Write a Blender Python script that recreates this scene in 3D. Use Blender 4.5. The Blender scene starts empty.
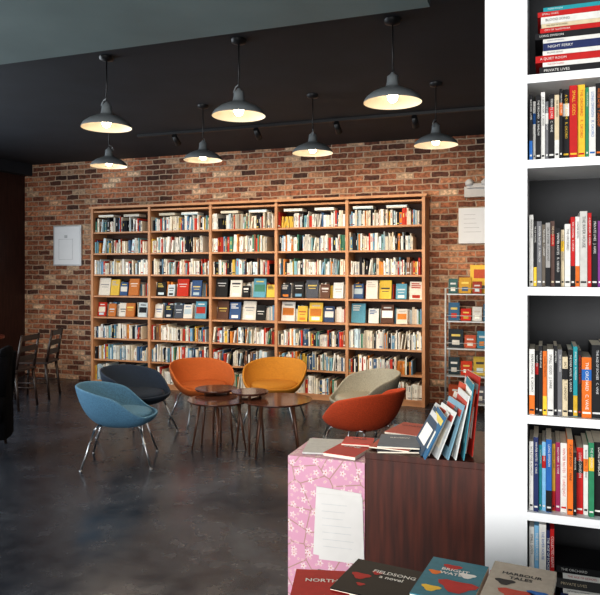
import bpy, math, random
from mathutils import Matrix, Vector
random.seed(7)
R=random.Random(11)
sc=bpy.context.scene
pi=math.pi

# ---------------------------------------------------------------- materials
def newmat(name):
    m=bpy.data.materials.new(name); m.use_nodes=True
    nt=m.node_tree; b=nt.nodes['Principled BSDF']
    return m,nt,b
def N(nt,t,**k):
    n=nt.nodes.new(t)
    for a,v in k.items(): setattr(n,a,v)
    return n
def mat(name,col,rough=.5,metal=0,var=.15,scale=20,bump=0,stretch=(1,1,1),spec=None,emit=None,es=0,col2=None):
    m,nt,b=newmat(name)
    tc=N(nt,'ShaderNodeTexCoord'); mp=N(nt,'ShaderNodeMapping'); mp.inputs['Scale'].default_value=stretch
    nt.links.new(tc.outputs['Object'],mp.inputs[0])
    no=N(nt,'ShaderNodeTexNoise'); no.inputs['Scale'].default_value=scale; no.inputs['Detail'].default_value=5
    nt.links.new(mp.outputs[0],no.inputs[0])
    cr=N(nt,'ShaderNodeValToRGB')
    c2=col2 or tuple(min(1,c*(1+var)) for c in col)
    c1=col if col2 else tuple(c*(1-var) for c in col)
    cr.color_ramp.elements[0].position=.3; cr.color_ramp.elements[1].position=.7
    cr.color_ramp.elements[0].color=(*c1,1); cr.color_ramp.elements[1].color=(*c2,1)
    nt.links.new(no.outputs[0],cr.inputs[0]); nt.links.new(cr.outputs[0],b.inputs['Base Color'])
    b.inputs['Roughness'].default_value=rough; b.inputs['Metallic'].default_value=metal
    if spec is not None: b.inputs['Specular IOR Level'].default_value=spec
    if bump:
        bp=N(nt,'ShaderNodeBump'); bp.inputs['Strength'].default_value=bump; bp.inputs['Distance'].default_value=.01
        nt.links.new(no.outputs[0],bp.inputs['Height']); nt.links.new(bp.outputs[0],b.inputs['Normal'])
    if emit:
        b.inputs['Emission Color'].default_value=(*emit,1); b.inputs['Emission Strength'].default_value=es
    return m
def attrmat(name,rough=.6):
    m,nt,b=newmat(name)
    a=N(nt,'ShaderNodeAttribute',attribute_name='Col')
    tc=N(nt,'ShaderNodeTexCoord'); no=N(nt,'ShaderNodeTexNoise'); no.inputs['Scale'].default_value=60
    nt.links.new(tc.outputs['Object'],no.inputs[0])
    mr=N(nt,'ShaderNodeMapRange'); mr.inputs[3].default_value=.8; mr.inputs[4].default_value=1.15
    nt.links.new(no.outputs[0],mr.inputs[0])
    mx=N(nt,'ShaderNodeVectorMath',operation='SCALE')
    nt.links.new(a.outputs['Color'],mx.inputs[0]); nt.links.new(mr.outputs[0],mx.inputs['Scale'])
    nt.links.new(mx.outputs[0],b.inputs['Base Color']); b.inputs['Roughness'].default_value=rough
    b.inputs['Specular IOR Level'].default_value=.18
    return m

def brickmat():
    m,nt,b=newmat('brick_wall_mat')
    L=nt.links.new
    tc=N(nt,'ShaderNodeTexCoord'); sp=N(nt,'ShaderNodeSeparateXYZ'); L(tc.outputs['Object'],sp.inputs[0])
    cb=N(nt,'ShaderNodeCombineXYZ'); L(sp.outputs[0],cb.inputs[0]); L(sp.outputs[2],cb.inputs[1])
    wn=N(nt,'ShaderNodeTexNoise'); wn.inputs['Scale'].default_value=12; wn.inputs['Detail'].default_value=4; L(cb.outputs[0],wn.inputs[0])
    sub=N(nt,'ShaderNodeVectorMath',operation='MULTIPLY_ADD'); sub.inputs[1].default_value=(.04,.028,0)
    L(wn.outputs[1],sub.inputs[0]); L(cb.outputs[0],sub.inputs[2])
    br=N(nt,'ShaderNodeTexBrick'); br.inputs['Scale'].default_value=1
    br.inputs['Brick Width'].default_value=.205; br.inputs['Row Height'].default_value=.072
    br.inputs['Mortar Size'].default_value=.010; br.inputs['Mortar Smooth'].default_value=.5
    br.inputs['Color1'].default_value=(0,0,0,1); br.inputs['Color2'].default_value=(1,1,1,1); br.inputs['Mortar'].default_value=(.5,.5,.5,1)
    L(sub.outputs[0],br.inputs[0])
    cr=N(nt,'ShaderNodeValToRGB'); e=cr.color_ramp
    e.elements[0].position=0; e.elements[0].color=(.07,.032,.022,1)
    e.elements[1].position=1; e.elements[1].color=(.56,.40,.27,1)
    for p,c in ((.14,(.15,.058,.035)),(.35,(.28,.105,.055)),(.6,(.37,.15,.078)),(.82,(.44,.23,.13))):
        x=e.elements.new(p); x.color=(*c,1)
    L(br.outputs['Color'],cr.inputs[0])
    n2=N(nt,'ShaderNodeTexNoise'); n2.inputs['Scale'].default_value=26; n2.inputs['Detail'].default_value=6; L(cb.outputs[0],n2.inputs[0])
    n3=N(nt,'ShaderNodeTexNoise'); n3.inputs['Scale'].default_value=1.5; n3.inputs['Detail'].default_value=4; L(cb.outputs[0],n3.inputs[0])
    mr=N(nt,'ShaderNodeMapRange'); mr.inputs[1].default_value=.3; mr.inputs[2].default_value=.7; mr.inputs[3].default_value=.45; mr.inputs[4].default_value=1.5; L(n2.outputs[0],mr.inputs[0])
    mr3=N(nt,'ShaderNodeMapRange'); mr3.inputs[1].default_value=.3; mr3.inputs[2].default_value=.7; mr3.inputs[3].default_value=.55; mr3.inputs[4].default_value=1.35; L(n3.outputs[0],mr3.inputs[0])
    mm=N(nt,'ShaderNodeMath',operation='MULTIPLY'); L(mr.outputs[0],mm.inputs[0]); L(mr3.outputs[0],mm.inputs[1])
    sc_=N(nt,'ShaderNodeVectorMath',operation='SCALE'); L(cr.outputs[0],sc_.inputs[0]); L(mm.outputs[0],sc_.inputs['Scale'])
    mo=N(nt,'ShaderNodeMix',data_type='RGBA'); L(br.outputs['Fac'],mo.inputs[0]); L(sc_.outputs[0],mo.inputs[6]); mo.inputs[7].default_value=(.44,.33,.24,1)
    L(mo.outputs[2],b.inputs['Base Color']); b.inputs['Roughness'].default_value=.85
    h=N(nt,'ShaderNodeMath',operation='MULTIPLY_ADD'); L(br.outputs['Fac'],h.inputs[0]); h.inputs[1].default_value=-1; L(n2.outputs[0],h.inputs[2])
    bp=N(nt,'ShaderNodeBump'); bp.inputs['Strength'].default_value=.8; bp.inputs['Distance'].default_value=.012
    L(h.outputs[0],bp.inputs['Height']); L(bp.outputs[0],b.inputs['Normal'])
    return m
def floormat():
    m,nt,b=newmat('polished_concrete'); L=nt.links.new
    tc=N(nt,'ShaderNodeTexCoord')
    n1=N(nt,'ShaderNodeTexNoise'); n1.inputs['Scale'].default_value=.75; n1.inputs['Detail'].default_value=8; n1.inputs['Roughness'].default_value=.55; n1.inputs['Distortion'].default_value=.5
    n2=N(nt,'ShaderNodeTexNoise'); n2.inputs['Scale'].default_value=7; n2.inputs['Detail'].default_value=8
    L(tc.outputs['Object'],n1.inputs[0]); L(tc.outputs['Object'],n2.inputs[0])
    ad=N(nt,'ShaderNodeMath',operation='MULTIPLY_ADD'); L(n2.outputs[0],ad.inputs[0]); ad.inputs[1].default_value=.22; 
    s2=N(nt,'ShaderNodeMath',operation='SUBTRACT'); L(n1.outputs[0],s2.inputs[0]); s2.inputs[1].default_value=.11; L(s2.outputs[0],ad.inputs[2])
    cr=N(nt,'ShaderNodeValToRGB'); e=cr.color_ramp
    e.elements[0].position=.3; e.elements[0].color=(.012,.015,.022,1)
    e.elements[1].position=.72; e.elements[1].color=(.085,.098,.118,1)
    x=e.elements.new(.52); x.color=(.036,.042,.054,1)
    L(ad.outputs[0],cr.inputs[0]); L(cr.outputs[0],b.inputs['Base Color'])
    mr=N(nt,'ShaderNodeMapRange'); mr.inputs[1].default_value=.3; mr.inputs[2].default_value=.7; mr.inputs[3].default_value=.18; mr.inputs[4].default_value=.30
    L(n2.outputs[0],mr.inputs[0]); L(mr.outputs[0],b.inputs['Roughness'])
    bp=N(nt,'ShaderNodeBump'); bp.inputs['Strength'].default_value=.06; bp.inputs['Distance'].default_value=.01; L(n2.outputs[0],bp.inputs['Height']); L(bp.outputs[0],b.inputs['Normal'])
    return m
def floralmat():
    m,nt,b=newmat('pink_blossom_paper'); L=nt.links.new
    tc=N(nt,'ShaderNodeTexCoord'); sp=N(nt,'ShaderNodeSeparateXYZ'); L(tc.outputs['Object'],sp.inputs[0])
    ay=N(nt,'ShaderNodeMath',operation='ADD'); L(sp.outputs[2],ay.inputs[0]); L(sp.outputs[1],ay.inputs[1])
    cb=N(nt,'ShaderNodeCombineXYZ'); L(sp.outputs[0],cb.inputs[0]); L(ay.outputs[0],cb.inputs[1])
    def flower(scale,r,off):
        o=N(nt,'ShaderNodeVectorMath',operation='ADD'); o.inputs[1].default_value=(off,off*1.7,0); L(cb.outputs[0],o.inputs[0])
        v=N(nt,'ShaderNodeTexVoronoi',voronoi_dimensions='2D'); v.inputs['Scale'].default_value=scale; L(o.outputs[0],v.inputs['Vector'])
        d=N(nt,'ShaderNodeVectorMath',operation='SUBTRACT'); L(o.outputs[0],d.inputs[0]); L(v.outputs['Position'],d.inputs[1])
        s=N(nt,'ShaderNodeSeparateXYZ'); L(d.outputs[0],s.inputs[0])
        a=N(nt,'ShaderNodeMath',operation='ARCTAN2'); L(s.outputs[1],a.inputs[0]); L(s.outputs[0],a.inputs[1])
        a5=N(nt,'ShaderNodeMath',operation='MULTIPLY'); L(a.outputs[0],a5.inputs[0]); a5.inputs[1].default_value=5
        c=N(nt,'ShaderNodeMath',operation='COSINE'); L(a5.outputs[0],c.inputs[0])
        ra=N(nt,'ShaderNodeMath',operation='MULTIPLY_ADD'); L(c.outputs[0],ra.inputs[0]); ra.inputs[1].default_value=r*.28; ra.inputs[2].default_value=r*.75
        ln=N(nt,'ShaderNodeVectorMath',operation='LENGTH'); L(d.outputs[0],ln.inputs[0])
        lt=N(nt,'ShaderNodeMath',operation='LESS_THAN'); L(ln.outputs['Value'],lt.inputs[0]); L(ra.outputs[0],lt.inputs[1])
        ce=N(nt,'ShaderNodeMath',operation='LESS_THAN'); L(ln.outputs['Value'],ce.inputs[0]); ce.inputs[1].default_value=r*.22
        return lt,ce
    w=N(nt,'ShaderNodeTexVoronoi',voronoi_dimensions='2D',feature='DISTANCE_TO_EDGE'); w.inputs['Scale'].default_value=13; L(cb.outputs[0],w.inputs['Vector'])
    tl=N(nt,'ShaderNodeMath',operation='LESS_THAN'); L(w.outputs['Distance'],tl.inputs[0]); tl.inputs[1].default_value=.025
    m0=N(nt,'ShaderNodeMix',data_type='RGBA'); L(tl.outputs[0],m0.inputs[0]); m0.inputs[6].default_value=(.52,.26,.36,1); m0.inputs[7].default_value=(.34,.2,.17,1)
    cur=m0.outputs[2]
    for scale,r,off,c1,c2 in ((24,.0115,0,(.62,.50,.50,1),(.42,.15,.12,1)),(36,.006,.37,(.58,.38,.42,1),(.5,.34,.16,1))):
        lt,ce=flower(scale,r,off)
        a=N(nt,'ShaderNodeMix',data_type='RGBA'); L(lt.outputs[0],a.inputs[0]); L(cur,a.inputs[6]); a.inputs[7].default_value=c1
        q=N(nt,'ShaderNodeMix',data_type='RGBA'); L(ce.outputs[0],q.inputs[0]); L(a.outputs[2],q.inputs[6]); q.inputs[7].default_value=c2
        cur=q.outputs[2]
    L(cur,b.inputs['Base Color']); b.inputs['Roughness'].default_value=.6
    return m

M={}
M['brick']=brickmat(); M['floor']=floormat(); M['floral']=floralmat()
M['ceil']=mat('black_ceiling_paint',(.018,.023,.031),.7,scale=3)
M['soffit']=mat('grey_soffit_paint',(.16,.215,.22),.6,var=.12,scale=1.5)
M['maroon']=mat('dark_mahogany_panel',(.034,.013,.011),.45,var=.4,scale=4,stretch=(1,8,1))
M['wallgrey']=mat('grey_wall_paint',(.16,.16,.155),.8,scale=4)
M['white']=mat('white_paint',(.76,.77,.78),.5,var=.02,scale=8)
M['shadedback']=mat('shaded_white_back_panel',(.03,.031,.034),.7,scale=10)  # back of the white bookcase, interior shadow painted in as dark grey
M['pine']=mat('pine_wood',(.43,.20,.09),.5,scale=5,stretch=(1,1,1),col2=(.55,.29,.145))
M['pineshaded']=mat('shaded_pine_back_panel',(.05,.025,.016),.7,scale=6)  # wood behind the shelved books, darkened to carry the shadow there
M['mahog']=mat('mahogany_veneer',(.030,.009,.006),.5,scale=6,stretch=(8,8,.7),col2=(.085,.02,.011),spec=.3)
M['walnut']=mat('walnut_top',(.06,.027,.019),.12,scale=6,stretch=(1,7,1),col2=(.115,.046,.031))
M['walleg']=mat('walnut_leg',(.06,.026,.015),.35,scale=8,stretch=(4,4,.5),col2=(.12,.05,.026))
M['birch']=mat('pale_birch',(.5,.38,.27),.45)
M['chrome']=mat('brushed_steel',(.42,.43,.45),.3,1,var=.05)
M['steel']=mat('painted_steel',(.45,.47,.48),.45,.3,var=.05)
M['shade']=mat('grey_enamel',(.20,.22,.23),.4,.2,var=.06)
M['enamel']=mat('cream_enamel_inner',(.86,.77,.62),.5,var=.03)
M['bulb']=mat('warm_bulb_glass',(1,.9,.7),.3,emit=(1,.80,.56),es=20)
M['black']=mat('black_metal',(.012,.012,.013),.45,var=.1)
M['darkwood']=mat('dark_stained_wood',(.012,.007,.006),.4,scale=8,col2=(.03,.016,.012))
M['coat']=mat('black_wool',(.003,.003,.004),.95,bump=.5,scale=80,spec=.05)
M['paper']=mat('paper_sheet',(.58,.56,.54),.8,var=.03)
M['ink']=mat('grey_pencil_ink',(.45,.46,.47),.8)
M['books']=attrmat('book_cloth_and_paper',.6)
M['alu']=mat('aluminium_frame',(.6,.6,.6),.4,.8,var=.05)
M['sky']=mat('window_frame_paint',(.03,.03,.03),.5)
def fabric(n,c): return mat(n,c,.85,var=.22,scale=120,bump=.35)

# ---------------------------------------------------------------- mesh builder
class B:
    def __init__(s): s.v=[];s.f=[];s.m=[];s.c=[];s.s=[]
    def face(s,idx,mi=0,col=(1,1,1),sm=False): s.f.append(idx);s.m.append(mi);s.c.append(col);s.s.append(sm)
    def box(s,x0,x1,y0,y1,z0,z1,mi=0,col=(1,1,1),T=None,cols=None):
        o=len(s.v)
        for z in (z0,z1):
            for (x,y) in ((x0,y0),(x1,y0),(x1,y1),(x0,y1)):
                p=Vector((x,y,z)); s.v.append(tuple(T@p) if T else tuple(p))
        F=[(0,3,2,1),(4,5,6,7),(0,1,5,4),(1,2,6,5),(2,3,7,6),(3,0,4,7)] # bottom top front right back left
        for i,f in enumerate(F):
            s.face(tuple(o+k for k in f),mi,cols[i] if cols else col)
    def cyl(s,p0,p1,r0,r1=None,n=12,mi=0,col=(1,1,1),caps=True):
        r1=r0 if r1 is None else r1
        p0=Vector(p0);p1=Vector(p1);d=(p1-p0).normalized()
        a=d.orthogonal().normalized();b=d.cross(a)
        o=len(s.v)
        for p,r in((p0,r0),(p1,r1)):
            for i in range(n):
                t=2*pi*i/n; s.v.append(tuple(p+a*math.cos(t)*r+b*math.sin(t)*r))
        for i in range(n):
            j=(i+1)%n; s.face((o+i,o+j,o+n+j,o+n+i),mi,col,True)
        if caps:
            s.face(tuple(o+i for i in reversed(range(n))),mi,col); s.face(tuple(o+n+i for i in range(n)),mi,col)
    def tube(s,pts,r,n=8,mi=0):
        for a,b in zip(pts,pts[1:]): s.cyl(a,b,r,r,n,mi)
        for p in pts[1:-1]: s.ball(p,r,mi,8,5)
    def lathe(s,prof,n=32,c=(0,0,0),mi=0,col=(1,1,1),flip=False,sm=True):
        o=len(s.v);k=len(prof)
        for r,z in prof:
            for i in range(n):
                t=2*pi*i/n; s.v.append((c[0]+r*math.cos(t),c[1]+r*math.sin(t),c[2]+z))
        for j in range(k-1):
            for i in range(n):
                q=(i+1)%n; f=(o+j*n+i,o+j*n+q,o+(j+1)*n+q,o+(j+1)*n+i)
                s.face(f[::-1] if flip else f,mi,col,sm)
    def ball(s,c,r,mi=0,n=16,k=8,sz=1,col=(1,1,1)):
        s.lathe([(max(1e-4,r*math.sin(pi*i/k)),-r*sz*math.cos(pi*i/k)) for i in range(k+1)],n,c,mi,col)
    def text(s,body,size,T,mi=0,col=(1,1,1),bold=0.0,align='LEFT'):
        cu=bpy.data.curves.new('t','FONT'); cu.body=body; cu.size=size; cu.offset=bold; cu.align_x=align; cu.align_y='CENTER'; cu.resolution_u=2
        ob=bpy.data.objects.new('t',cu); sc.collection.objects.link(ob)
        dg=bpy.context.evaluated_depsgraph_get(); dg.update()
        me=bpy.data.meshes.new_from_object(ob.evaluated_get(dg))
        o=len(s.v)
        for v in me.vertices: s.v.append(tuple(T@v.co))
        for p in me.polygons: s.face(tuple(o+i for i in p.vertices),mi,col)
        bpy.data.objects.remove(ob); bpy.data.curves.remove(cu); bpy.data.meshes.remove(me)
    def build(s,name,mats,loc=(0,0,0),rot=0,bevel=0):
        me=bpy.data.meshes.new(name); me.from_pydata(s.v,[],s.f)
        for m in mats: me.materials.append(m)
        me.polygons.foreach_set('material_index',s.m); me.polygons.foreach_set('use_smooth',s.s)
        ca=me.color_attributes.new('Col','FLOAT_COLOR','CORNER')
        buf=[]
        for p,c in zip(me.polygons,s.c):
            for _ in range(p.loop_total): buf+= [c[0],c[1],c[2],1]
        ca.data.foreach_set('color',buf)
        me.update()
        ob=bpy.data.objects.new(name,me); sc.collection.objects.link(ob)
        ob.location=loc; ob.rotation_euler=(0,0,rot)
        if bevel:
            b=ob.modifiers.new('bev','BEVEL'); b.width=bevel; b.segments=2; b.limit_method='ANGLE'
        return ob

# ---------------------------------------------------------------- room
XL,XR,YF,YB,H=-7.24,1.30,-2.5,7.95,3.12
def simple(name,boxes,m,bevel=0):
    b=B()
    for q in boxes: b.box(*q)
    return b.build(name,[m],bevel=bevel)
simple('floor',[(XL-.1,XR+.1,YF-.1,YB+.1,-.1,0)],M['floor'])
simple('ceiling',[(XL-.1,XR+.1,YF-.1,YB+.1,H,H+.1)],M['ceil'])
simple('wall_back',[(XL-.1,XR+.1,YB,YB+.1,0,H)],M['brick'])
simple('wall_right',[(XR,XR+.1,YF,YB,0,H)],M['wallgrey'])
simple('wall_left',[(XL-.1,XL,YF,1.5,0,H),(XL-.1,XL,5.6,YB,0,H),(XL-.1,XL,1.5,5.6,0,.7),(XL-.1,XL,1.5,5.6,2.8,H)],M['maroon'])
WX0=-4.0
simple('wall_front',[(XL-.1,WX0,YF-.1,YF,0,H),(.8,XR+.1,YF-.1,YF,0,H),(WX0,.8,YF-.1,YF,0,.5),(WX0,.8,YF-.1,YF,2.85,H)],M['wallgrey'])
b=B()
for i in range(4):
    x=WX0+i*(4.8-.06)/3; b.box(x,x+.06,YF-.08,YF-.02,.5,2.85)
for z in (.5,2.79): b.box(WX0,.8,YF-.08,YF-.02,z,z+.06)
b.build('window_1',[M['sky']])
b=B()
for y in (1.5,3.52,5.54): b.box(XL-.08,XL-.02,y,y+.06,.7,2.8)
for z in (.7,2.74): b.box(XL-.08,XL-.02,1.5,5.6,z,z+.06)
b.build('window_2',[M['sky']])
simple('ceiling_soffit',[(XL,-.565,YF,3.56,2.94,H)],M['soffit'])
simple('trim_1',[(XL,XL+.14,3.56,YB,2.96,H)],M['ceil'])

# ---------------------------------------------------------------- back bookshelf
SX0,SX1,SY0,SY1,SH=-5.82,-1.267,7.63,7.945,2.40
b=B(); nb=5; pw=.036; bay=(SX1-SX0-pw)/nb
for i in range(nb+1):
    x=SX0+i*bay; b.box(x,x+pw,SY0,SY1,0,SH)
pitch=(SH-.03-.07)/8
for i in range(nb):
    x0=SX0+i*bay+pw; x1=SX0+(i+1)*bay
    for k in range(9):
        z=.07+k*pitch; b.box(x0,x1,SY0+.012,SY1-.012,z-.022,z)
    b.box(x0,x1,SY0+.02,SY0+.035,0,.05)
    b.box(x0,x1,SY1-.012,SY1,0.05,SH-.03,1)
b.box(SX0-.02,SX1+.02,SY0-.018,SY1,SH,SH+.03)
shelf=b.build('wooden_bookshelf',[M['pine'],M['pineshaded']])

pal=[(.84,.81,.74)]*14+[(.74,.67,.54)]*6+[(.55,.66,.70)]*4+[(.16,.32,.46)]*2+[(.06,.12,.22)]*2+[(.02,.02,.025)]*4+[(.48,.05,.03)]*3+[(.66,.24,.05)]*2+[(.66,.44,.08)]*1+[(.08,.24,.17)]*1+[(.2,.10,.06)]*1+[(.2,.38,.42)]*2
page=(.72,.66,.55)
def jit(c,r): 
    k=r.uniform(.75,1.15); return tuple(min(.9,x*k) for x in c)
def contrast(c,r):
    l=sum(c)/3
    return r.choice([(.75,.73,.68),(.7,.55,.15),(.6,.6,.6)]) if l<.3 else r.choice([(.05,.05,.06),(.45,.07,.05),(.08,.15,.3),(.3,.3,.3),(.5,.45,.4)])
b=B()
for i in range(nb):
    x0=SX0+i*bay+pw+.004; x1=SX0+(i+1)*bay-.004
    for k in range(8):
        z=.07+k*pitch+.0005
        if k in (3,4):
            x=x0+R.uniform(.005,.05)
            while x<x1-.10:
                w=R.uniform(.10,.175); h=min(.238,w*R.uniform(1.3,1.55))
                if x+w>x1: break
                c=R.choice([(.02,.03,.05),(.04,.07,.15),(.70,.48,.08),(.70,.66,.58),(.5,.04,.02),(.08,.09,.11),(.12,.32,.42),(.50,.18,.05),(.7,.7,.66),(.02,.02,.02),(.55,.62,.64),(.05,.10,.22),(.12,.06,.04)])
                T=Matrix.Translation((x,SY0+R.uniform(.05,.085),z+.004))@Matrix.Rotation(-.16,4,'X')@Matrix.Rotation(R.uniform(-.12,.12),4,'Z')
                b.box(0,w,0,.022,0,h,0,c,T)
                cc=contrast(c,R)
                st=R.random()
                if st<.4:
                    zz=R.uniform(.5,.75)*h
                    b.box(w*.14,w*.86,-.001,0,zz,zz+R.uniform(.010,.022),0,cc,T)
                    b.box(w*.22,w*.78,-.001,0,zz-.03,zz-.022,0,cc,T)
                elif st<.7:
                    for q in range(3): b.box(w*.12,w*R.uniform(.5,.85),-.001,0,h*(.85-.11*q),h*(.91-.11*q),0,cc,T)
                else:
                    b.box(w*.08,w*.92,-.001,0,h*.3,h*.68,0,jit(R.choice(pal),R),T); b.box(w*.2,w*.8,-.001,0,h*.8,h*.87,0,cc,T)
                if R.random()<.35:
                    q=jit(R.choice(pal),R); b.box(w*.2,w*.8,-.001,0,h*.08,h*.25,0,q,T)
                x+=w+R.uniform(.006,.05)
            x=x0
            while x<x1-.03:
                t=R.uniform(.015,.035); hh=R.uniform(.15,.2)
                if R.random()<.75: b.box(x,x+t-.001,SY0+.15,SY1-.03,z,z+hh,0,jit(R.choice(pal),R))
                x+=t
            continue
        x=x0; end=x1-R.choice([0,0,0,.03,.1])
        base=R.uniform(.165,.20)
        if k==7: base=.165
        run=0; rc=None; rh=0
        while x<end-.012:
            t=R.choice([.009,.010,.012,.015,.018,.022,.026,.036])
            if x+t>end: break
            h=base+R.uniform(-.035,.035)
            c=jit(R.choice(pal),R); yy=SY0+R.uniform(.015,.05)
            if run>0: c=jit(rc,R); h=rh; t=.018; run-=1
            elif R.random()<.05: run=R.randint(2,5); rc=c; rh=h
            if x+t>end: break
            lean=0
            if R.random()<.06 and x+t+.05<end: lean=R.uniform(.05,.16)
            T=Matrix.Translation((x,0,z))@Matrix.Rotation(lean,4,'Y') if lean else Matrix.Translation((x,0,z))
            dz=t*math.sin(lean) if lean else 0
            T=Matrix.Translation((0,0,dz))@T
            b.box(.0005,t-.0008,yy,SY1-.05,0,h,0,c,T,cols=[c,page,c,c,c,c])
            cc=contrast(c,R); a=R.uniform(.35,.6)*h; e=a+R.uniform(.2,.38)*h
            if R.random()<.6: b.box(t*.36,t*.64,yy-.0012,yy,a,e,0,cc,T)
            if R.random()<.25: b.box(.001,t-.001,yy-.001,yy,h*.08,h*.16,0,cc,T)
            x+=t+(h*math.sin(lean) if lean else 0)
        if k==7:
            for xx in (R.uniform(x0,x0+.12),R.uniform(x0+.42,x0+.55)):
                for q in range(2):
                    b.box(xx,xx+.24,SY0+.03,SY0+.2,z+base+.036+q*.016,z+base+.051+q*.016,0,jit(R.choice(pal[:24]),R))
o=b.build('shelved_books',[M['books']]); o.parent=shelf

# ---------------------------------------------------------------- pendants
def pendant(x,y,zr):
    b=B()
    out=[(.182,0),(.180,.012),(.165,.035),(.130,.062),(.085,.083),(.05,.096),(.042,.105),(.036,.135),(.034,.165),(.016,.178),(.008,.19)]
    b.lathe(out,40,(0,0,0),0)
    inn=[(.182,0),(.176,.010),(.161,.031),(.127,.057),(.083,.077),(.045,.09),(.0001,.094)]
    b.lathe(inn,40,(0,0,0),1,flip=True)
    b.ball((0,0,.038),.033,2,16,10,1.15)
    b.cyl((0,0,.07),(0,0,.093),.018,.018,12,1)
    top=H-zr
    b.cyl((0,0,.185),(0,0,top-.02),.005,.005,8,3)
    b.lathe([(.006,-.035),(.05,-.022),(.055,0)],24,(0,0,top),3)
    b.tube([(.036,0,.15),(.06,0,.175),(.036,0,.205),(0,0,.215)],.005,6,0)
    b.build('pendant_lamp',[M['shade'],M['enamel'],M['bulb'],M['black']],(x,y,zr),R.uniform(0,6))
    l=bpy.data.lights.new('pendant_beam','SPOT'); l.energy=34; l.color=(1,.82,.62); l.shadow_soft_size=.06; l.spot_size=math.radians(174); l.spot_blend=.4
    lo=bpy.data.objects.new('pendant_beam',l); lo.location=(x,y,zr-.09); sc.collection.objects.link(lo)
for x in (-3.02,-1.95,-.89): pendant(x,4.14,2.60)
for x in (-4.10,-3.04,-1.94,-.85): pendant(x,5.66,2.60)
# track with spots aimed at the shelves
b=B(); b.box(-4.4,-.3,6.6,6.635,H-.03,H)
for x in (-3.9,-2.9,-2.0,-1.2):
    b.cyl((x,6.62,H-.03),(x,6.62,H-.07),.01,.01,8); b.cyl((x,6.58,H-.05),(x,6.68,H-.13),.028,.036,14)
    l=bpy.data.lights.new('track_beam','SPOT'); l.energy=28; l.color=(1,.82,.60); l.shadow_soft_size=.03; l.spot_size=math.radians(120); l.spot_blend=.8
    lo=bpy.data.objects.new('track_beam',l); lo.location=(x,6.70,H-.15); lo.rotation_euler=(math.radians(38),0,0); sc.collection.objects.link(lo)
b.build('track_light',[M['black']])

# ---------------------------------------------------------------- tub chairs
def sm(t): t=max(0,min(1,t)); return t*t*(3-2*t)
def tub(x,y,ang,col,nm):
    f=fabric('fabric_'+nm,col); par=bpy.data.objects.new('tub_armchair',None); sc.collection.objects.link(par)
    par.location=(x,y,0); par.rotation_euler=(0,0,ang)
    n=56;m=14;b=B();zb=.315
    b.v.append((0,0,zb))
    for j in range(1,m+1):
        ph=j/m*pi/2
        for i in range(n):
            t=2*pi*i/n; bk=(1-math.cos(t))/2
            Rr=.275+.030*bk+.015*math.sin(t)**2
            zr=.40+.145*sm(bk*2.2-.25)+.095*sm(bk*1.3-.35)
            r=Rr*math.sin(ph)**.60; z=zb+(zr-zb)*(1-math.cos(ph)**1.15)
            lean=.035*max(0,-math.cos(t))*(j/m)**2
            b.v.append((r*math.cos(t)-lean,r*math.sin(t)*1.02,z))
    for i in range(n):
        q=(i+1)%n; b.face((0,1+q,1+i),0,(1,1,1),True)
        for j in range(m-1):
            b.face((1+j*n+i,1+j*n+q,1+(j+1)*n+q,1+(j+1)*n+i),0,(1,1,1),True)
    o=b.build('shell',[f]); o.parent=par
    s=o.modifiers.new('s','SOLIDIFY'); s.thickness=.020; s.offset=1
    s=o.modifiers.new('ss','SUBSURF'); s.levels=1; s.render_levels=1
    b=B(); b.lathe([(.0001,.375),(.20,.375),(.232,.388),(.238,.41),(.230,.432),(.19,.443),(.0001,.447)],40,(.01,0,-.02),0)
    o=b.build('seat_cushion',[f]); o.parent=par
    b=B()
    for a in (45,135,225,315):
        t=math.radians(a); c,s_=math.cos(t),math.sin(t)
        b.tube([(.20*c,.20*s_,.335),(.25*c,.25*s_,.300),(.375*c,.375*s_,.010)],.0085,8)
        b.cyl((.375*c,.375*s_,0),(.375*c,.375*s_,.014),.012,.012,10)
    for s_ in (-1,1):
        q=.20*math.cos(pi/4); b.cyl((-q,s_*q,.322),(q,s_*q,.322),.009)
    b.cyl((0,-.141,.314),(0,.141,.314),.009)
    o=b.build('legs',[M['chrome']]); o.parent=par
TC=(-2.42,5.33)
for x,y,col,nm,da in ((-3.23,4.62,(.075,.18,.28),'blue',-.25),(-3.60,5.42,(.014,.026,.048),'navy',.0),(-3.24,6.03,(.40,.10,.018),'orange',0),
              (-2.57,6.30,(.44,.19,.018),'mustard',0),(-1.55,5.90,(.30,.28,.22),'warm_grey',.1),(-1.36,5.15,(.40,.05,.010),'red_orange',-.25)):
    tub(x,y,math.atan2(TC[1]-y,TC[0]-x)+da,col,nm)

# ---------------------------------------------------------------- coffee tables
def ctable(x,y,r,h,ang,nleg=3,rails=True):
    b=B()
    b.lathe([(.0001,-.018),(r*.95,-.018),(r,-.006),(r,0),(.0001,.0)],48,(0,0,h),0,sm=False)
    for i in range(nleg):
        t=2*pi*i/nleg; c,s=math.cos(t),math.sin(t)
        b.cyl((r*.6*c,r*.6*s,h-.02),(r*.86*c,r*.86*s,0),.014,.007,12,1)
        b.box(-.010,r*.65,-.010,.010,h-.045,h-.016,2 if rails else 1,T=Matrix.Rotation(t,4,'Z'))
    b.build('coffee_table',[M['walnut'],M['walleg'],M['birch']],(x,y,0),ang)
def inv(px,py,z):
    d=670*(1.54-z)/(py-272) if py!=272 else 6
    u=(px-300)/670*d
    return (u*.9397-d*.342, u*.342+d*.9397)
x,y=inv(219,399,.44); ctable(x,y,.27,.44,.4,4,False)
x,y=inv(277,399,.46); ctable(x,y,.30,.46,1.2,4)
x,y=inv(216,388,.485); ctable(x,y,.19,.485,.1,3,False)
x,y=inv(250,391,.515); ctable(x,y,.16,.515,.9,3,False)

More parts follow.
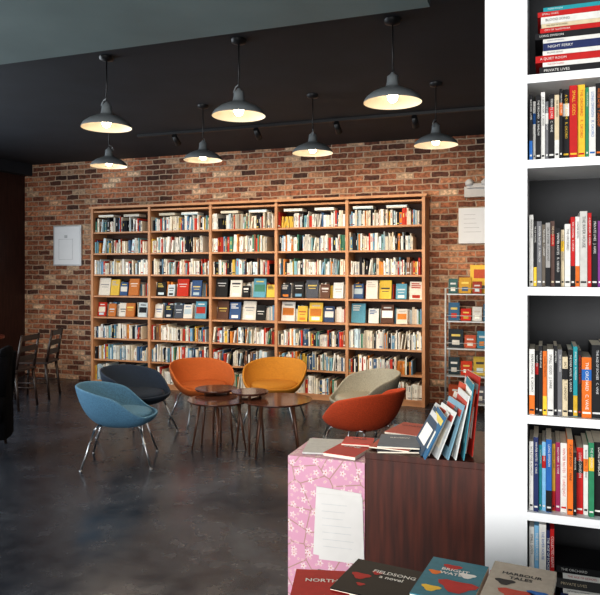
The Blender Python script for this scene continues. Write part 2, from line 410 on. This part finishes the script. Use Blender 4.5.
# ---------------------------------------------------------------- dark wooden cafe chairs / table
def wchair(x,y,ang,coat=False):
    b=B()
    b.box(-.20,.21,-.20,.20,.43,.455)
    for sy in (-.17,.17):
        b.cyl((.17,sy,.44),(.19,sy*1.05,0),.018,.013)
        b.cyl((-.17,sy,.44),(-.22,sy*1.08,0),.018,.013)
        b.cyl((-.18,sy,.44),(-.25,sy,.84),.017,.014)
        b.cyl((.18,sy*1.03,.2),(-.20,sy*1.05,.2),.009)
    b.cyl((.18,-.175,.26),(.18,.175,.26),.009)
    for z,dx in ((.80,-.243),(.68,-.222),(.57,-.203)):
        b.box(dx-.008,dx+.008,-.17,.17,z-.03,z+.03)
    ms=[M['darkwood'],M['coat']]
    ob=b.build('wooden_dining_chair',ms,(x,y,0),ang)
    if coat:
        c=B(); n=24
        def ring(z,rx,ry,cx):
            return [(cx+rx*math.cos(2*pi*i/n)*(1+.08*math.sin(9*2*pi*i/n)),ry*math.sin(2*pi*i/n)*(1+.05*math.sin(7*2*pi*i/n)),z) for i in range(n)]
        rs=[ring(.12,.05,.22,-.25),ring(.3,.055,.215,-.245),ring(.5,.05,.21,-.235),ring(.7,.055,.215,-.235),ring(.82,.055,.21,-.25),ring(.875,.04,.18,-.255),ring(.89,.01,.1,-.257)]
        for r_ in rs: c.v+=r_
        for j in range(len(rs)-1):
            for i in range(n):
                q=(i+1)%n; c.face((j*n+i,j*n+q,(j+1)*n+q,(j+1)*n+i),0,(1,1,1),True)
        c.face(tuple((len(rs)-1)*n+i for i in range(n)))
        for s_ in (-1,1):
            c.cyl((-.26,s_*.2,.82),(-.24,s_*.25,.5),.05,.045,12); c.cyl((-.24,s_*.25,.5),(-.22,s_*.25,.28),.045,.04,12)
        o=c.build('draped_coat',[M['coat']]); o.parent=ob
x,y=inv(37,397,0); wchair(x,y,math.radians(200))
x,y=inv(14,408,0); wchair(x-.05,y,math.radians(190))
x,y=inv(-10,450,0); wchair(x-.12,y-.05,math.radians(215),True)
b=B(); b.lathe([(.0001,-.03),(.38,-.03),(.38,0),(.0001,0)],40,(0,0,.74),0,sm=False)
b.cyl((0,0,.03),(0,0,.71),.03,.03,16,1); b.lathe([(.26,0),(.25,.02),(.04,.04)],32,(0,0,0),1)
b.build('cafe_table',[mat('red_brown_tabletop',(.16,.04,.025),.3),M['black']],(-6.68,6.42,0))

# ---------------------------------------------------------------- wall items
b=B(); y=YB
b.box(-6.70,-6.21,y-.025,y,1.63,2.21,0); b.box(-6.68,-6.23,y-.028,y-.025,1.65,2.19,1)
for i,(a,z0,w,h) in enumerate([(-6.6,1.72,.25,.004),(-6.6,1.72,.004,.3),(-6.36,1.72,.004,.3),(-6.6,2.01,.25,.004),(-6.5,2.03,.05,.04)]):
    b.box(a,a+w,y-.0295,y-.028,z0,z0+h,2)
b.build('framed_sketch',[M['alu'],M['white'],M['ink']])
b=B(); b.box(-.93,-.55,y-.02,y,1.87,2.28,0); b.box(-.915,-.565,y-.022,y-.02,1.885,2.265,1)
for i in range(5): b.box(-.87,-.66-R.uniform(0,.1),y-.0235,y-.022,2.2-i*.05,2.204-i*.05,2)
b.build('notice_poster',[M['white'],M['white'],M['ink']])
b=B(); b.box(-.86,-.56,y-.07,y,2.40,2.52,0); b.lathe([(.0001,-.03),(.045,-.03),(.05,.01),(.02,.04)],16,(-.8,y-.09,2.56),0); b.lathe([(.0001,-.03),(.045,-.03),(.05,.01),(.02,.04)],16,(-.62,y-.09,2.56),0)
b.box(-.83,-.59,y-.1,y-.05,2.50,2.55,0)
b.build('emergency_light',[M['paper']])

# wire display rack
rk=B(); rx0,rx1,ry0,ry1=-1.02,-.50,7.5,7.82
for x in (rx0,rx1):
    for yy in (ry0,ry1): rk.cyl((x,yy,0),(x,yy,1.36),.011,.011,8,0)
zs=[.10,.40,.70,1.0,1.30]
for z in zs:
    rk.box(rx0,rx1,ry0,ry1,z-.012,z,0)
    for x in (rx0,rx1): rk.cyl((x,ry0,z+.06),(x,ry1,z+.06),.005,.005,6,0)
    rk.cyl((rx0,ry0,z+.06),(rx1,ry0,z+.06),.004,.004,6,0)
rko=rk.build('metal_display_rack',[M['steel']])
b=B()
for z,items in zip(zs,[[(.2,(.4,.08,.03)),(.2,(.1,.1,.12))],[(.12,(.03,.05,.06)),(.12,(.55,.05,.02)),(.14,(.5,.35,.06))],[(.16,(.03,.04,.05)),(.12,(.5,.10,.05)),(.1,(.05,.2,.3))],[(.12,(.05,.14,.25)),(.11,(.5,.03,.02)),(.1,(.6,.6,.58)),(.08,(.03,.12,.2))],[(.10,(.05,.12,.12)),(.13,(.5,.28,.04)),(.1,(.3,.05,.03))]]):
    x=rx0+.02
    for w,c in items:
        T=Matrix.Translation((x,7.58,z+.004))@Matrix.Rotation(-.15,4,'X'); h=R.uniform(.13,.21)
        b.box(0,w,0,.02,0,h,0,c,T); b.box(w*.2,w*.8,-.001,0,h*.6,h*.72,0,contrast(c,R),T); b.box(w*.25,w*.75,-.001,0,h*.15,h*.4,0,jit(R.choice(pal),R),T)
        x+=w+.015
T=Matrix.Translation((-.78,7.72,1.301))@Matrix.Rotation(-.12,4,'X')
b.box(0,.22,0,.015,0,.32,0,(.74,.50,.08),T); b.box(.04,.18,-.001,0,.17,.27,0,(.5,.1,.05),T); b.box(.04,.18,-.001,0,.06,.09,0,(.1,.1,.1),T)
o=b.build('display_books',[M['books']]); o.parent=rko
b=B()
b.lathe([(.0001,0),(.10,0),(.13,.2),(.125,.2),(.095,.012),(.0001,.012)],24,(0,0,0),0)
b.build('wicker_basket',[M['darkwood']],(-.30,7.5,0))

# ---------------------------------------------------------------- white bookcase (right)
b=B(); wy0,wy1=2.04,2.34
b.box(-.163,-.045,wy0,wy1,0,H,0); b.box(1.18,XR-.002,wy0,wy1,0,H,0)
b.box(-.045,1.18,wy1-.012,wy1,0,H,1)
b.box(-.045,1.18,wy0,wy0+.02,0,.08,0)
boards=[.10,.545,.848,1.127,1.497,1.863,2.108,2.46,2.80,3.10]
for z in boards: b.box(-.045,1.18,wy0,wy1-.012,z-.024,z,0)
b.build('white_bookcase',[M['white'],M['shadedback']])
def spineT(x,y,z): return Matrix(((0,1,0,x),(0,0,-1,y),(-1,0,0,z),(0,0,0,1)))
b=B()
K=(.014,.014,.016);W=(.62,.61,.58);RD=(.42,.015,.015);YL=(.68,.43,.04);BL=(.02,.11,.34);GY=(.14,.14,.15);LB=(.18,.38,.56);OR=(.62,.15,.02);CR=(.56,.47,.32);NV=(.02,.03,.10);GR=(.03,.2,.10);TL=(.02,.26,.30);PU=(.18,.04,.2)
titles=['THE RIVER HOUSE','WINTER NOTES','A QUIET ROOM','PRIVATE LIVES','CITY OF GLASSWORK','THE AGE OF ECHOES','SALT & STONE','LONG DIVISION','PAPER MOONS','COLLECTED ESSAYS','NIGHT FERRY','THE ORCHARD','SMALL GODS','ATLAS OF RAIN','BLOOD SONG','MODERN STORIES']
def row(z,x,spec,hmax):
    i=0
    while x<1.12:
        if i<len(spec): w,h,c,tcol=spec[i]
        else:
            w=R.uniform(.012,.03); h=R.uniform(.17,.215); c=jit(R.choice([K,W,RD,BL,GY,CR,W,K,NV,OR,TL,GR,PU]),R); tcol=contrast(c,R)
        h=min(h,hmax)
        yy=wy0+R.uniform(.010,.034)
        b.box(x,x+w-.001,yy,yy+.15,z+.0005,z+h,0,c,None,[c,page,c,c,c,c])
        if x<.35:
            style=R.random()
            if style<.3: b.box(x,x+w-.001,yy-.0005,yy,z+h*.62,z+h*.8,0,jit(R.choice([RD,BL,YL,W,OR,K]),R))
            elif style<.45: b.box(x,x+w-.001,yy-.0005,yy,z+.002,z+h*.3,0,jit(R.choice([RD,BL,YL,W,OR,K]),R))
            b.box(x+.002,x+w-.003,yy-.0006,yy,z+.012,z+.017,0,tcol)
            t=R.choice(titles)
            if R.random()<.6: t=t+'   '+R.choice(['A. MARLOW','J. HARE','T. LINDQVIST','R. OKORO','C. VANE'])
            sz=min(R.choice([.008,.010,.013]),w*.5,(h-.05)/(len(t)*.55))
            b.text(t,sz*1.1,spineT(x+w/2,yy-.001,z+h-.014),0,tcol)
        else:
            b.box(x+w*.3,x+w*.7,yy-.001,yy,z+h*.3,z+h*.8,0,tcol)
        x+=w; i+=1
row(1.863,-.040,[(.010,.19,K,W),(.008,.175,W,K),(.014,.19,K,W),(.012,.20,W,K),(.009,.17,GY,W),(.016,.19,K,W),(.013,.185,CR,K),(.009,.2,K,W),(.018,.20,K,YL),(.022,.21,RD,YL),(.020,.212,YL,RD),(.009,.2,GR,W),(.018,.2,W,BL),(.014,.21,K,OR),(.02,.19,RD,W)],.215)
row(1.497,-.040,[(.012,.21,W,K),(.009,.19,K,W),(.014,.19,GY,W),(.010,.18,(.12,.1,.08),W),(.013,.185,(.3,.29,.28),K),(.012,.19,(.1,.06,.05),CR),(.016,.17,K,W),(.010,.165,CR,K),(.016,.18,W,K),(.012,.2,RD,W),(.012,.2,W,K),(.020,.215,(.5,.49,.46),K),(.011,.21,RD,W),(.016,.2,K,W)],.3)
row(1.127,-.040,[(.016,.19,W,K),(.010,.185,K,W),(.011,.20,K,W),(.012,.185,OR,K),(.018,.19,W,K),(.010,.2,K,W),(.013,.19,GY,W),(.015,.17,CR,K),(.014,.19,K,W),(.012,.2,TL,W),(.010,.19,K,RD)],.3)
row(.848,-.040,[(.012,.2,W,K),(.014,.215,NV,W),(.009,.19,TL,W),(.011,.2,LB,W),(.016,.21,BL,W),(.010,.195,(.5,.28,.04),K),(.013,.2,(.25,.02,.08),W),(.018,.2,W,RD),(.016,.215,OR,K),(.009,.18,K,W),(.018,.19,RD,W),(.013,.2,W,K),(.015,.21,GR,W)],.25)
zz=.545
x=-.040
for w,h,c,t in ((.014,.255,W,K),(.013,.26,LB,W),(.02,.265,W,BL),(.010,.25,NV,W),(.012,.255,RD,W)):
    b.box(x,x+w-.001,wy0+.02,wy0+.2,zz+.0005,zz+h,0,c); b.text(R.choice(titles),.010,spineT(x+w/2,wy0+.019,zz+h-.02),0,t); x+=w
def stack(x,z,lst,y0=None,wid=.21):
    y0=wy0+.015 if y0 is None else y0
    z+=.0005
    for t,c,tc in lst:
        dx=R.uniform(-.012,.012); wd=wid-R.uniform(0,.02)
        b.box(x+dx,x+dx+wd,y0,y0+.15,z,z+.003,0,c); b.box(x+dx+.003,x+dx+wd-.003,y0+.003,y0+.147,z+.003,z+t-.003,0,c if R.random()<.75 else page); b.box(x+dx,x+dx+wd,y0,y0+.15,z+t-.003,z+t-.0005,0,c)
        b.box(x+dx,x+dx+wd,y0,y0+.004,z+.003,z+t-.003,0,c)
        T=Matrix(((1,0,0,x+dx+.012),(0,0,-1,y0-.001),(0,1,0,z+t/2),(0,0,0,1)))
        b.text(R.choice(titles),min(t*.5,.011),T,0,tc)
        z+=t
stack(.040,zz,[(.03,K,W),(.018,CR,K),(.03,NV,W),(.014,W,K),(.028,(.05,.05,.05),CR),(.016,W,RD),(.02,K,W)])
for sx in (.3,.55,.8): stack(sx,zz,[(.03,RD,W),(.03,W,K),(.03,GY,W),(.03,BL,W)])
stack(-.012,2.108,[(.022,K,W),(.013,W,RD),(.02,RD,W),(.013,W,K),(.022,NV,W),(.012,W,NV),(.018,K,W),(.014,RD,W),(.012,CR,K),(.02,W,K),(.015,RD,W),(.012,TL,W)])
for sx in (.24,.5,.78): stack(sx,2.108,[(.03,RD,W),(.02,W,K),(.03,GY,W),(.03,NV,W)])
row(.10,-.04,[],.25)
b.build('bookcase_books',[M['books']])

# ---------------------------------------------------------------- floral-wrapped cabinet + mahogany cabinet
b=B(); b.box(-.840,-.5645,2.185,2.45,0,.90,0)
T=Matrix.Translation((-.66,2.182,.69))@Matrix.Rotation(.05,4,'Y')
b.box(-.08,.08,0,.001,-.125,.11,1,T=T)
T=Matrix.Translation((-.648,2.180,.678))@Matrix.Rotation(-.03,4,'Y')
b.box(-.08,.08,0,.001,-.12,.105,1,T=T)
for i in range(7): b.box(-.065,.05-R.uniform(0,.04),-.0006,0,.07-i*.024,.0715-i*.024,2,T=T)
b.build('floral_wrapped_cabinet',[M['floral'],M['paper'],M['ink']],bevel=.001)
b=B(); b.box(-.563,-.166,2.185,2.62,0,.915,0); b.box(-.563,-.166,2.180,2.62,.915,.937,0)
b.build('mahogany_cabinet',[M['mahog']],bevel=.002)
b=B()
def flat(x,y,z,w,d,t,rot,c,tc=None,title=None,pages=True,sz=.02,art=None,arts=None):
    T=Matrix.Translation((x,y,z))@Matrix.Rotation(rot,4,'Z')
    b.box(-w/2,w/2,-d/2,d/2,0,t,0,c,T,[c,c,c if not pages else page,page,c,c])
    if pages: b.box(-w/2,w/2,-d/2-.001,-d/2,t*.85,t,0,c,T)
    if title:
        for i,l in enumerate(title.split('|')):
            b.text(l,sz,T@Matrix.Translation((0,d*.22-i*sz*1.1,t+.0008)),0,tc,bold=.0004,align='CENTER')
    if art: 
        for (ax,ay,ar,ac) in art:
            o=len(b.v); n=14
            for i in range(n):
                a=2*pi*i/n; r_=ar*(1+.25*math.sin(3*a)); b.v.append(tuple(T@Vector((ax+r_*math.cos(a),ay+r_*.7*math.sin(a),t+.0006))))
            b.face(tuple(o+i for i in range(n)),0,ac)
flat(-.75,2.33,.9005,.14,.2,.006,.2,(.5,.5,.48),pages=False)
flat(-.65,2.29,.9005,.12,.16,.012,-.15,RD,W,'ZINE',sz=.03)
flat(-.64,2.39,.9005,.11,.1,.02,.1,(.5,.04,.03),K,'TALES')
b.build('counter_booklets',[M['books']])
b=B()
flat(-.48,2.29,.9375,.14,.18,.006,.3,(.05,.05,.07),W,'PLAN',sz=.03)
flat(-.48,2.30,.9440,.14,.18,.005,-.1,(.45,.06,.03),W,'FORM',sz=.03)
flat(-.47,2.30,.9495,.14,.17,.006,.15,(.10,.13,.17),W,'REVIEW',sz=.02)
flat(-.46,2.48,.9375,.15,.2,.012,.1,(.08,.16,.24),W,'ART',sz=.04)
flat(-.46,2.48,.950,.14,.18,.008,-.2,(.4,.05,.03),K,'QUARTERLY',sz=.02)
mc=[(.05,.08,.12),(.5,.5,.48),(.04,.14,.26),(.56,.55,.53),(.03,.03,.04),(.62,.62,.6),(.12,.13,.15),(.45,.03,.02),(.2,.34,.42),(.55,.5,.44),(.04,.05,.07),(.6,.6,.58),(.5,.08,.04),(.66,.66,.64),(.05,.2,.25),(.4,.03,.02)]
for i,c in enumerate(mc):
    f=i/(len(mc)-1)
    px=-.405+.155*f; py=2.27+.05*math.sin(i*2.1)+.04*f
    T=Matrix.Translation((px,py,.9377+.003))@Matrix.Rotation(-1.25+.10*math.sin(i*1.7),4,'Z')@Matrix.Rotation(-.52+.42*f,4,'X')
    h=.15+.11*f*f
    b.box(-.085,.085,0,.004,0,h,0,c,T,[page,page,c,c,c,c])
    cc=contrast(c,R)
    b.box(-.08,.08,-.0006,0,h*.78,h*.9,0,cc,T); b.box(-.06,.06,-.0006,0,h*.2,h*.6,0,jit(R.choice(pal),R),T)
b.build('magazines',[M['books']])

# ---------------------------------------------------------------- foreground book table
b=B(); tx0,tx1,ty0,ty1,tz=-.545,.30,.95,1.63,.78
b.box(tx0,tx1,ty0,ty1,tz-.035,tz)
b.box(tx0+.03,tx1-.03,ty0+.03,ty1-.03,tz-.10,tz-.035)
for x in (tx0+.05,tx1-.05):
    for y in (ty0+.05,ty1-.05): b.cyl((x,y,0),(x,y,tz-.1),.018,.028,12)
b.build('display_table',[M['darkwood']],bevel=.003)
b=B()
def pile(x,y,w,d,layers,z=tz+.0005):
    for t,rot,c,tc,title,sz,art in layers:
        flat(x,y,z,w,d,t,rot,c,tc,title,True,sz,art); z+=t+.0008
RB=(.36,.010,.010); KK=(.004,.004,.005)
pile(-.475,1.44,.13,.2,[(.02,.1,W,K,None,.02,None),(.02,.25,RB,W,'NORTH',.022,None)])
pile(-.335,1.52,.22,.17,[(.025,-.05,W,K,None,.02,None),(.02,-.12,KK,W,'FIELDSONG|a novel',.02,[(-.07,.0,.022,RB),(-.04,.03,.012,RB),(-.055,-.04,.01,RB)])])
pile(-.195,1.52,.13,.2,[(.018,0,K,W,None,.02,None),(.018,.1,GY,W,None,.02,None),(.018,-.06,CR,K,None,.02,None),(.018,-.1,(.03,.15,.20),W,'BRIGHT|WATER',.018,[(.02,-.03,.04,RB),(-.03,-.06,.02,YL),(-.04,.02,.015,OR),(.03,.03,.018,W),(-.01,.06,.02,RB)])])
pile(-.05,1.52,.135,.2,[(.02,0,W,K,None,.02,None),(.025,.05,NV,W,None,.02,None),(.018,0,RB,W,None,.02,None),(.02,-.1,(.34,.30,.25),K,'HARBOUR|TALES',.018,[(0,-.05,.035,(.4,.05,.03)),(.04,-.03,.02,BL),(-.03,0,.02,K)])])
pile(.13,1.48,.15,.2,[(.03,0,BL,W,None,.02,None),(.03,.05,W,K,'ISLES',.03,None)])
pile(-.42,1.2,.15,.2,[(.03,.1,YL,K,'MAPS',.03,None)]); pile(-.2,1.2,.15,.2,[(.03,.0,LB,K,'TIDES',.03,None)]); pile(.05,1.2,.15,.2,[(.03,.05,OR,K,'EMBER',.03,None)])
b.build('display_table_books',[M['books']])

# ---------------------------------------------------------------- lights / world / camera
w=bpy.data.worlds.new('World'); sc.world=w; w.use_nodes=True
w.node_tree.nodes['Background'].inputs[0].default_value=(.80,.89,1,1); w.node_tree.nodes['Background'].inputs[1].default_value=.8
def area(name,loc,rot,sx,sy,e,col):
    l=bpy.data.lights.new(name,'AREA'); l.shape='RECTANGLE'; l.size=sx; l.size_y=sy; l.energy=e; l.color=col
    o=bpy.data.objects.new(name,l); o.location=loc; o.rotation_euler=rot; sc.collection.objects.link(o)
area('daylight_front',((WX0+.8)/2,YF-.12,1.68),(pi/2,0,0),4.7,2.3,360,(1,.985,.96))
area('daylight_side',(XL-.12,3.55,1.75),(0,-pi/2,0),2.05,4.0,180,(.86,.94,1))
cam=bpy.data.cameras.new('cam'); co=bpy.data.objects.new('camera',cam); sc.collection.objects.link(co)
co.location=(0,0,1.54); co.rotation_euler=(pi/2,0,math.radians(20)); cam.sensor_width=36; cam.lens=36*670/600; cam.shift_y=-25.5/600; cam.clip_start=.05
sc.camera=co
sc.view_settings.view_transform='Standard'
try: sc.view_settings.look='Medium High Contrast'
except Exception as ex: print('look',ex)
sc.view_settings.exposure=0.05
